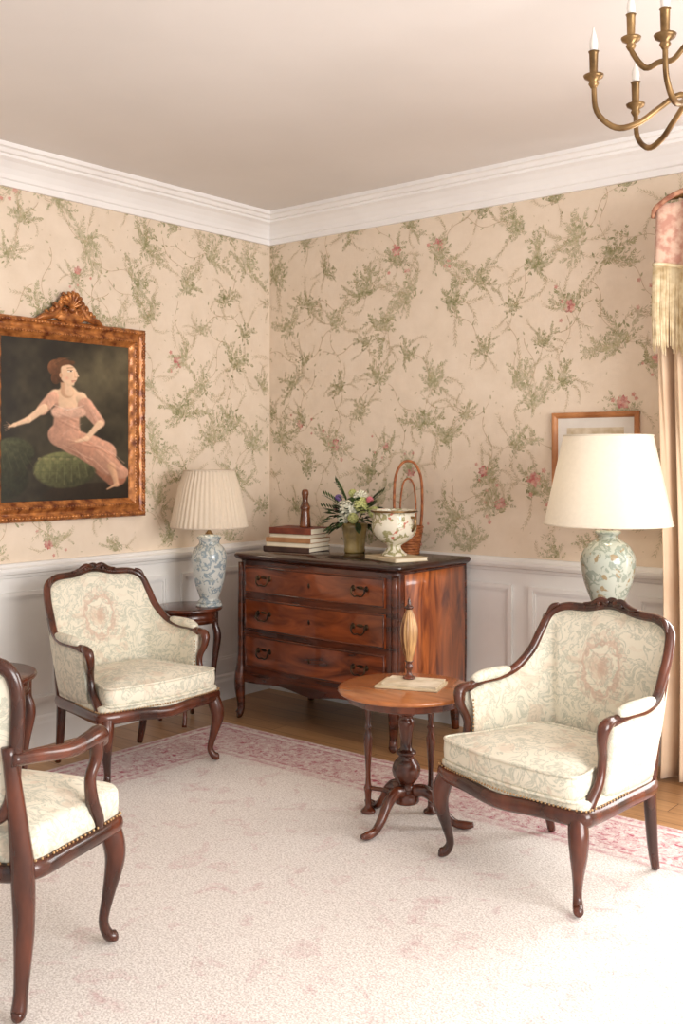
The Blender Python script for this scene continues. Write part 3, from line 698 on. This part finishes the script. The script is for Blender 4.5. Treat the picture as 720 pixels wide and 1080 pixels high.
# ---------------------------------------------------------------- tea table
T=root('pedestal_tea_table',(2.086,-1.42,.0125),0); h=.535
lathe('top',[(0,h-.022),(.250,h-.022),(.263,h-.017),(.268,h-.010),(.265,h-.003),(.257,h),(0,h)],'teatop',T,seg=64)
lathe('apron',[(.0,h-.055),(.215,h-.055),(.23,h-.048),(.23,h-.028),(.238,h-.022),(0,h-.022)],'teawood',T,seg=48)
lathe('column',[(0,.085),(.045,.085),(.05,.10),(.045,.12),(.03,.13),(.034,.145),(.026,.155),(.046,.18),(.056,.21),(.048,.24),(.028,.265),(.038,.275),(.038,.285),(.022,.30),(.026,.36),(.034,.40),(.024,.42),(.042,.435),(.042,.45),(.062,.475),(.07,.482),(0,.482)],'teawood',T,n=2)
ca=39.6
def camoff(r,deg): a=math.radians(deg+ca); return r*math.cos(a),r*math.sin(a)
for k,dg in enumerate((228,345,125)):
    P=[];
    for r,z in((.03,.13),(.07,.135),(.115,.105),(.15,.055),(.19,.022),(.235,.017),(.262,.022)): x,y=camoff(r,dg); P.append((x,y,z))
    tube('leg_%d'%(k+1),P,[.026,.024,.021,.018,.016,.016,.010],'teawood',T,seg=10)
for k,(r,dg) in enumerate(((.195,138),(.165,50))):
    x,y=camoff(r,dg)
    lathe('spindle_%d'%(k+1),[(0,0),(.026,0),(.03,.008),(.022,.016),(.012,.03),(.014,.08),(.018,.10),(.012,.115),(.010,.17),(.016,.26),(.018,.30),(.010,.33),(.016,.345),(.010,.36),(.014,.42),(.010,.46),(.014,.482),(0,.482)],'teawood',T,n=2,seg=16,loc=(x,y,0))
    tube('stretcher_%d'%(k+1),[(x,y,.10),(0,0,.12)],.009,'teawood',T,seg=8)
book('magazine_stack',(2.09,-1.39,.0125+h+.0005),20,[(.25,.17,.008,'book1',0,0),(.22,.15,.010,'print',0,.008)])
dv=root('decorative_spindle',(2.06,-1.365,.0125+h+.0195))
lathe('turned_base',[(0,0),(.022,0),(.025,.006),(.013,.014),(.009,.03),(.016,.045),(.011,.06),(.018,.07)],'teawood',dv,n=3)
lathe('ribbed_bulb',[(.012,.066),(.016,.085),(.026,.125),(.033,.165),(.033,.20),(.024,.24),(.014,.265),(.011,.275)],mott('ribbed_gilt',C(96,52,26),C(190,148,98),1,.4,st=(60,60,2)),dv,n=4,seg=64,rip=lambda t:.06*math.cos(16*t))
lathe('finial',[(.012,.273),(.018,.282),(.008,.292),(.006,.310),(0,.322)],'teawood',dv,n=3)

# ---------------------------------------------------------------- frames
def frame(name,w,h,prof,mat,par,rip=0):
    V=[];F=[];ns=60; n=len(prof)
    for side in range(4):
        base=len(V)
        for i in range(ns+1):
            t=i/ns
            for k,(d,hh) in enumerate(prof):
                a=w-d; b=h-d
                cs=[(-a,-b),(a,-b),(a,b),(-a,b)]
                x0,z0=cs[side]; x1,z1=cs[(side+1)%4]
                hq=hh+(rip*math.sin(t*ns*1.05+k*1.5) if 0<k<n-1 and rip else 0)
                V.append((x0+(x1-x0)*t,-hq,z0+(z1-z0)*t))
        for i in range(ns):
            for k in range(n-1): F.append((base+i*n+k,base+(i+1)*n+k,base+(i+1)*n+k+1,base+i*n+k+1))
    return mk(name,V,F,mat,par,smooth=bool(rip))
PW,PH=.4865,.505
pic=root('framed_oil_painting',(.002,-1.503,1.625),90)
frame('gilt_frame',PW,PH,[(0,0),(0,.03),(.012,.044),(.026,.04),(.034,.026),(.05,.03),(.062,.042),(.076,.036),(.086,.02),(.095,.018),(.1,.010)],'frame',pic,rip=.003)
g=[]
for (x0,z0,x1,z1) in((-1,-1,1,-1),(-1,1,1,1),(-1,-1,-1,1),(1,-1,1,1)):
    for t in np.linspace(0,1,52):
        for ins,r in((.018,.0085),(.068,.006)):
            g.append(spheregeo(((x0+(x1-x0)*t)*(PW-ins),-.042,(z0+(z1-z0)*t)*(PH-ins)),r*random.uniform(.85,1.2),6,4,(1.3,.8,1)))
V,F=merge(g); mk('carved_beads',V,F,'frame',pic)
g=[]
def scr(cx,cz,r0,turns,sg,a0,y=-.03,rad=.014):
    pts=[];rs=[]
    for k in range(18):
        t=k/17; a=a0+sg*turns*2*math.pi*t; r=r0*(1-t*.85); pts.append((cx+r*math.cos(a),y-.01*t,cz+r*math.sin(a))); rs.append(rad*(1-.5*t))
    return tubegeo(pts,rs,seg=8,n=2)
zt=PH
for s in(-1,1):
    g.append(tubegeo([(s*.20,-.03,zt-.005),(s*.16,-.035,zt+.015),(s*.12,-.035,zt+.022),(s*.085,-.035,zt+.05),(s*.05,-.035,zt+.10),(s*.012,-.035,zt+.13)],[.008,.016,.019,.018,.018,.014],seg=8))
    a0=math.pi/2
    g.append(scr(s*.10,zt+.045,.036,1.3,s,a0)); g.append(scr(s*.045,zt+.055,.032,1.2,-s,a0)); g.append(scr(s*.15,zt+.02,.022,1.2,s,a0,rad=.01))
    g.append(scr(s*.05,zt+.115,.024,1.1,s,a0,rad=.011))
    for q in range(5): g.append(spheregeo((s*(.02+.024*q),-.045,zt+.135-.022*q),.012,8,6,(1,.7,1.4)))
for q in range(7):
    a=math.pi*(.12+.76*q/6); g.append(tubegeo([(0,-.04,zt+.07),(.055*math.cos(a),-.055,zt+.07+.065*math.sin(a)),(.07*math.cos(a),-.045,zt+.07+.085*math.sin(a))],[.006,.012,.005],seg=8))
g.append(spheregeo((0,-.045,zt+.06),.02,10,8)); g.append(spheregeo((0,-.03,zt+.03),.05,12,8,(2.0,.3,.8)))
V,F=merge(g); mk('carved_crest',V,F,'frame',pic)
# the painting itself - colours computed per vertex
nx,nz=400,420; iw,ih=PW-.088,PH-.088
U,Vv=np.meshgrid(np.linspace(0,1,nx),np.linspace(0,1,nz),indexing='ij')
X=(U-.03)/.97*132+24*U*(1-U); Y=530-Vv*180
def noise(s,seed):
    r=np.random.RandomState(seed); g_=r.rand(s+2,s+2); xi=U*s; yi=Vv*s; i=xi.astype(int); j=yi.astype(int); f=xi-i; h_=yi-j
    f=f*f*(3-2*f); h_=h_*h_*(3-2*h_)
    return (g_[i,j]*(1-f)*(1-h_)+g_[i+1,j]*f*(1-h_)+g_[i,j+1]*(1-f)*h_+g_[i+1,j+1]*f*h_)
nzz=(noise(5,1)*.5+noise(12,2)*.3+noise(28,3)*.2)
fine=noise(44,9)*.6+noise(90,10)*.4
X=X+(noise(14,20)-.5)*.8; Y=Y+(noise(14,21)-.5)*.8
IM=np.zeros((nx,nz,3))
bg1=np.array([34,30,23.]);bg2=np.array([104,94,70.])
t=np.clip(nzz*1.05-.28+.42*np.exp(-(((X-112)/34)**2+((Y-392)/50)**2)),0,1)[...,None]
IM[:]=bg1*(1-t)+bg2*t
def blend(m,c,sh=None):
    global IM
    c=np.array(c,float)*np.ones_like(IM)
    if sh is not None: c=c*sh[...,None]
    IM=IM*(1-m[...,None])+c*m[...,None]
def ell(cx,cy,rx,ry,c,rot=0,soft=.12,lx=-.4,ly=-.5,amt=.35,tex=0,al=1):
    a=math.radians(rot); dx=X-cx; dy=Y-cy; u=(dx*math.cos(a)+dy*math.sin(a))/rx; v=(-dx*math.sin(a)+dy*math.cos(a))/ry
    d=np.sqrt(u*u+v*v); m=np.clip((1-d)/soft,0,1)*al; sh=1+amt*((dx/rx)*lx+(dy/ry)*ly)+tex*(fine-.5); blend(m,c,np.clip(sh,.3,1.5))
def cap(p,q,r0,r1,c,soft=1.8,amt=.24,tex=0,al=1):
    px,py=p;qx,qy=q; L2=(qx-px)**2+(qy-py)**2; t=np.clip(((X-px)*(qx-px)+(Y-py)*(qy-py))/L2,0,1)
    dx=X-(px+(qx-px)*t);dy=Y-(py+(qy-py)*t); r=r0+(r1-r0)*t; d=np.hypot(dx,dy); m=np.clip((r-d)/soft,0,1)*al
    sh=1-amt*(-.45*dx/r+.55*dy/r)+tex*(fine-.5); blend(m,c,np.clip(sh,.35,1.4))
skin=(228,190,156); sk2=(206,160,126); rose=(192,144,120); rose2=(132,88,70); gr=(84,84,54)
ell(12,476,24,18,(58,60,40),tex=.5,amt=.5); ell(2,502,28,24,(44,46,30),tex=.4,amt=.5); ell(100,522,60,14,(34,26,18),tex=.2)
for k in range(5): cap((-4+7*k,464+3*k),(2+8*k,492),.8,1,(96,96,64),amt=0,al=.5)
cap((92,470),(118,504),16,11,(156,104,80),tex=.15)
ell(66,494,34,21,gr,tex=.35,soft=.1,amt=.6)
for k in range(9):
    a=k/8; cap((38+7.0*k,478+3*abs(a-.5)*6),(34+8.0*k,510-3*abs(a-.5)*8),.8,1.1,(126,124,84),amt=0,al=.6)
for k in range(4): cap((36,480+8*k),(99,480+8*k),.8,.8,(52,54,34),amt=0,al=.6)
for k in range(8): ell(40+7.5*k,488+6*((k*3)%3-1),2.6,2.0,(140,132,92),amt=.2,soft=.4,al=.6)
cap((62,456),(104,476),14,16,rose,tex=.12); cap((76,462),(112,490),12,12,(182,132,108),tex=.12)
cap((104,478),(124,498),9,8,(196,146,120),tex=.1); cap((114,490),(119,512),4.8,3.2,sk2); cap((119,511),(110,517),2.6,1.6,sk2)
# torso: broad shoulders, draped bodice blending into the skirt
cap((69,424),(68,454),14.5,15.5,rose,tex=.12,soft=2.6)
cap((57,412),(83,413),7.5,7.0,skin,soft=2.2,amt=.15); cap((70,412),(70,424),12.5,11,skin,soft=2.5,amt=.12)
cap((67,397),(69,408),6.2,7.6,sk2,amt=.15); cap((69,398),(71,408),4.0,5.6,skin,amt=.1)
cap((84,415),(98,434),6.8,5.4,skin); cap((88,422),(102,441),9.0,6.8,(202,154,130),tex=.12); cap((103,442),(89,459),4.6,3.6,skin); cap((89,459),(78,463),3.4,2.0,skin)
for k in range(4): cap((80,460.5+1.4*k),(72.0-.6*k+(1.5 if k==0 else 0),459+2.0*k),1.1,.8,sk2,amt=0)
cap((54,415),(43,429),7.6,6.6,(206,158,132),tex=.12); cap((45,427),(28,440),5.2,4.2,skin); cap((28,440),(13,446),4.0,2.8,skin); cap((13,446),(7,448),2.8,1.8,skin)
for k in range(4): cap((8,445.5+1.4*k),(1.5+.6*k,446.5+2.0*k),1.0,.7,sk2,amt=0)
cap((8,446),(4,443),1.0,.7,sk2,amt=0)
cap((57,431),(83,430),6.5,6.5,(212,168,144),tex=.12,soft=2.5,amt=.15)
cap((55,423),(70,428),1.0,1.3,(236,210,188),amt=0,al=.8); cap((86,422),(70,428),1.0,1.3,(236,210,188),amt=0,al=.8)
for (a,b_,c_,d_) in((58,432,78,440),(84,430,64,442),(60,440,80,450),(82,444,62,456),(68,462,100,470),(62,468,92,484),(82,458,112,478),(98,474,120,496),(90,480,108,500),(72,470,88,486),(106,470,124,488),(92,428,98,440),(47,420,50,432)):
    cap((a,b_),(c_,d_),.8,1.4,rose2,amt=0,soft=2.0,al=.5); cap((a+2.2,b_-1.5),(c_+2.6,d_-1.5),.8,1.3,(230,190,166),amt=0,soft=1.8,al=.6)
# head, turned three-quarter and looking up to the right
hy=4.0
def E(cx,cy,*a,**k): ell(cx,cy+hy,*a,**k)
def Cp(p,q,*a,**k): cap((p[0],p[1]+hy),(q[0],q[1]+hy),*a,**k)
E(64,380,13.5,14.5,(82,52,34),tex=.3)
E(56.5,378,8.5,9.5,(104,66,42),tex=.3); E(57,390,5,6.5,(86,54,34),tex=.3)
E(70.2,384.5,9.8,12.2,skin,rot=-12,soft=.12,lx=.3,ly=-.2,amt=.14); Cp((71,394),(74.5,394.5),4.0,3.0,skin,amt=.1)
Cp((60,373),(75,371),4.2,2.6,(100,64,40),tex=.3); Cp((60.5,376),(61.5,389),2.6,1.8,(94,60,38),tex=.3)
E(68.5,389,3.4,2.8,(226,164,138),soft=.9,amt=0,al=.8)
Cp((77.4,380),(80.2,386.0),.9,1.3,skin,amt=0,soft=1.0); Cp((76.6,387.2),(79.6,387.3),.7,.5,(190,136,108),amt=0,soft=.7); Cp((76.2,380.6),(76.6,386),.4,.6,(208,164,132),amt=0,soft=.6)
Cp((70.0,381.6),(74.6,380.8),1.0,.7,(236,222,208),amt=0,soft=.7); Cp((72.6,381.1),(73.2,381.0),.85,.85,(60,38,28),amt=0,soft=.5); Cp((69.6,380.5),(74.6,379.6),.45,.4,(84,50,34),amt=0,soft=.5)
Cp((69,377.8),(75.2,376.8),.6,.5,(124,82,56),amt=0,soft=.6); Cp((78.0,380.2),(79.2,379.9),.5,.45,(70,42,30),amt=0,soft=.5)
Cp((73.8,391.6),(78.0,390.8),.8,.6,(184,100,88),amt=0,soft=.7); Cp((74.0,392.8),(77.0,392.4),.7,.5,(200,126,108),amt=0,soft=.7)
E(62.3,386,1.8,2.8,sk2,amt=0)
for k in range(7): Cp((53+2.3*k,376-1.7*k),(60+2.1*k,368-.2*k),.7,.6,(150,102,66),amt=0,al=.7)
IM=np.clip(IM*(1+.08*(fine[...,None]-.5)),0,255)
V=[];F=[]
for i in range(nx):
    for j in range(nz): V.append((-iw+2*iw*i/(nx-1),-.010,-ih+2*ih*j/(nz-1)))
for i in range(nx-1):
    for j in range(nz-1): F.append((i*nz+j,(i+1)*nz+j,(i+1)*nz+j+1,i*nz+j+1))
cv=mk('painted_canvas',V,F,'oil',pic); at=cv.data.color_attributes.new('Col','FLOAT_COLOR','POINT')
s=IM/255.; s=np.where(s<=.04045,s/12.92,((s+.055)/1.055)**2.4); a4=np.concatenate([s,np.ones((nx,nz,1))],2).reshape(-1); at.data.foreach_set('color',a4.astype(np.float32))
box('backing',-PW+.01,PW-.01,-.008,0,-PH+.01,PH-.01,'walnut',pic)

p2=root('framed_print',(2.197,-.003,1.475))
frame('wood_frame',.228,.185,[(0,0),(0,.018),(.006,.022),(.016,.020),(.024,.014),(.028,.006)],'thinframe',p2)
box('mat_board',-.205,.205,-.005,0,-.162,.162,'mat',p2); box('print_sheet',-.15,.15,-.0065,-.005,-.11,.11,'print',p2)

# ---------------------------------------------------------------- curtains
cu=root('window_curtain',(0,0,0))
nx_,nz_=90,50; V=[];F=[]
for i in range(nx_+1):
    t=i/nx_
    for j in range(nz_+1):
        z=.016+2.56*j/nz_; sp=1-.16*math.sin(math.pi*min(1,z/2.5))
        x=2.615+.46*t*sp+.02*math.sin(z*2.1)
        y=-.20-.05*math.sin(t*34+.4*math.sin(z*1.7))*(1-.2*z/2.6)-.018*math.sin(t*71+z)
        V.append((x,y,z))
for i in range(nx_):
    for j in range(nz_): F.append((i*(nz_+1)+j,(i+1)*(nz_+1)+j,(i+1)*(nz_+1)+j+1,i*(nz_+1)+j+1))
o=mk('drape',V,F,'curtain',cu); md=o.modifiers.new('s','SOLIDIFY'); md.thickness=.004
V=[];F=[]
nx_,nz_=70,14; VX=2.625
zbot=lambda t:2.25+.03*math.cos(t*9)+.12*max(0,t-.25)
for i in range(nx_+1):
    t=i/nx_
    for j in range(nz_+1):
        v=j/nz_; z=zbot(t)*(1-v)+(2.55+.03*min(1,t*4))*v
        V.append((VX+1.0*t,-.275-.03*math.sin(t*40+1)*(1-.4*v)-.02*(1-v),z))
for i in range(nx_):
    for j in range(nz_): F.append((i*(nz_+1)+j,(i+1)*(nz_+1)+j,(i+1)*(nz_+1)+j+1,i*(nz_+1)+j+1))
o=mk('valance',V,F,'valance',cu); md=o.modifiers.new('s','SOLIDIFY'); md.thickness=.005
rng=random.Random(8); g=[]
for k in range(230):
    t=k/229; x=VX+1.0*t; y=-.295-.03*math.sin(t*40+1); zt_=zbot(t)
    L_=.37+.02*math.sin(k*.8); dx=rng.uniform(-.006,.006)
    for q in range(2):
        g.append(tubegeo([(x,y-.004*q,zt_+.006),(x+dx*.5,y-.006-.006*q,zt_-L_*.5),(x+dx+rng.uniform(-.004,.004),y-.004,zt_-L_*rng.uniform(.95,1.02))],[.0028,.0032,.0022],seg=5,n=2))
V,F=merge(g); mk('tassel_fringe',V,F,'fringe',cu)
tube('fringe_braid',[(VX+1.0*t,-.30-.03*math.sin(t*40+1),zbot(t)+.004) for t in np.linspace(0,1,70)],.009,'fringe',cu,n=1,seg=8)
tube('valance_rope',[(VX-.02,-.28,2.50),(VX+.01,-.30,2.545),(2.78,-.30,2.60),(3.1,-.29,2.61),(3.6,-.28,2.6)],.011,'rope',cu,seg=8)
tube('curtain_rod',[(2.64,-.2,2.60),(3.2,-.2,2.60),(4.7,-.2,2.60)],.014,'brass',cu)
for x in(2.76,4.6): box('bracket',x-.01,x+.01,-.2,0,2.585,2.60,'brass',cu)

# ---------------------------------------------------------------- chandelier
ch=root('chandelier',(3.325,-1.61,0))
lathe('column',[(0,2.33),(.012,2.335),(.022,2.36),(.014,2.385),(.03,2.40),(.05,2.43),(.03,2.46),(.016,2.48),(.018,2.53),(.034,2.57),(.04,2.60),(.02,2.63),(.014,2.66),(.024,2.69),(.03,2.72),(.014,2.745),(.008,2.77),(.008,2.80),(0,2.80)],'brass',ch,n=3)
g=[]
for k in range(5):
    z=2.80+k*.022; q=[(.010*math.cos(a),0,.015*math.sin(a)) for a in np.linspace(0,2*math.pi,10,endpoint=False)]
    q=[((x,0,z+zz_) if k%2 else (0,x,z+zz_)) for x,_,zz_ in q]; g.append(tubegeo(q,.003,seg=6,n=1,closed=True))
V,F=merge(g); mk('chain',V,F,'brass',ch)
lathe('ceiling_rose',[(0,2.90),(.02,2.902),(.05,2.915),(.055,2.93),(0,2.93)],'brass',ch)
def arm(k,a,R,zc,zl,z0,tag):
    c,s=math.cos(a),math.sin(a)
    f=lambda r,z:(r*c,r*s,z)
    V,F=merge([tubegeo([f(.02,z0),f(R*.22,z0+.03),f(R*.42,z0-.01),f(R*.6,zl+.01),f(R*.8,zl),f(R*.97,zl+.05),f(R,zc-.03)],[.009,.0095,.009,.0095,.0095,.0085,.008],seg=8)])
    mk('arm_%s%d'%(tag,k),V,F,'brass',ch)
    lathe('cup_%s%d'%(tag,k),[(0,zc-.045),(.009,zc-.043),(.016,zc-.03),(.012,zc-.022),(.028,zc-.012),(.031,zc-.004),(.012,zc),(.012,zc+.002),(.0135,zc+.062),(.0165,zc+.068),(0,zc+.068)],'brass',ch,seg=16,loc=(R*c,R*s,0))
    lathe('bulb_%s%d'%(tag,k),[(.0,zc+.062),(.008,zc+.064),(.0125,zc+.08),(.0115,zc+.10),(.005,zc+.125),(.001,zc+.142)],'bulb',ch,seg=12,n=3,loc=(R*c,R*s,0))
for k in range(6):
    arm(k,math.radians(172+60*k+ca),.325,2.605,2.44,2.50,'low_')
for k in range(3):
    arm(k,math.radians(150+120*k+ca),.22,2.745,2.64,2.66,'up_')

# ---------------------------------------------------------------- camera & light
cam=bpy.data.cameras.new('camera'); co=bpy.data.objects.new('camera',cam); COL.objects.link(co)
co.location=(4.449,-4.672,1.45); co.rotation_euler=(math.radians(90),0,math.radians(39.6))
cam.sensor_fit='VERTICAL'; cam.sensor_height=36; cam.lens=36*1086/1080; cam.shift_y=-60/1080; cam.clip_start=.05
sc.camera=co
w=bpy.data.worlds.new('daylight'); sc.world=w; w.use_nodes=True
w.node_tree.nodes['Background'].inputs[0].default_value=(1,.992,.98,1); w.node_tree.nodes['Background'].inputs[1].default_value=.84
def area(name,loc,rot,sx,sy,e,col=(1,.98,.955)):
    l=bpy.data.lights.new(name,'AREA'); l.shape='RECTANGLE'; l.size=sx; l.size_y=sy; l.energy=e; l.color=col
    o=bpy.data.objects.new(name,l); o.location=loc; o.rotation_euler=[math.radians(a) for a in rot]; COL.objects.link(o)
area('window_daylight_side',(6.3,-2.6,1.7),(90,0,90),2.4,2.0,190)
area('window_daylight_back',(3.65,.12,1.6),(90,0,180),1.3,1.8,75)
sc.view_settings.view_transform='Standard'
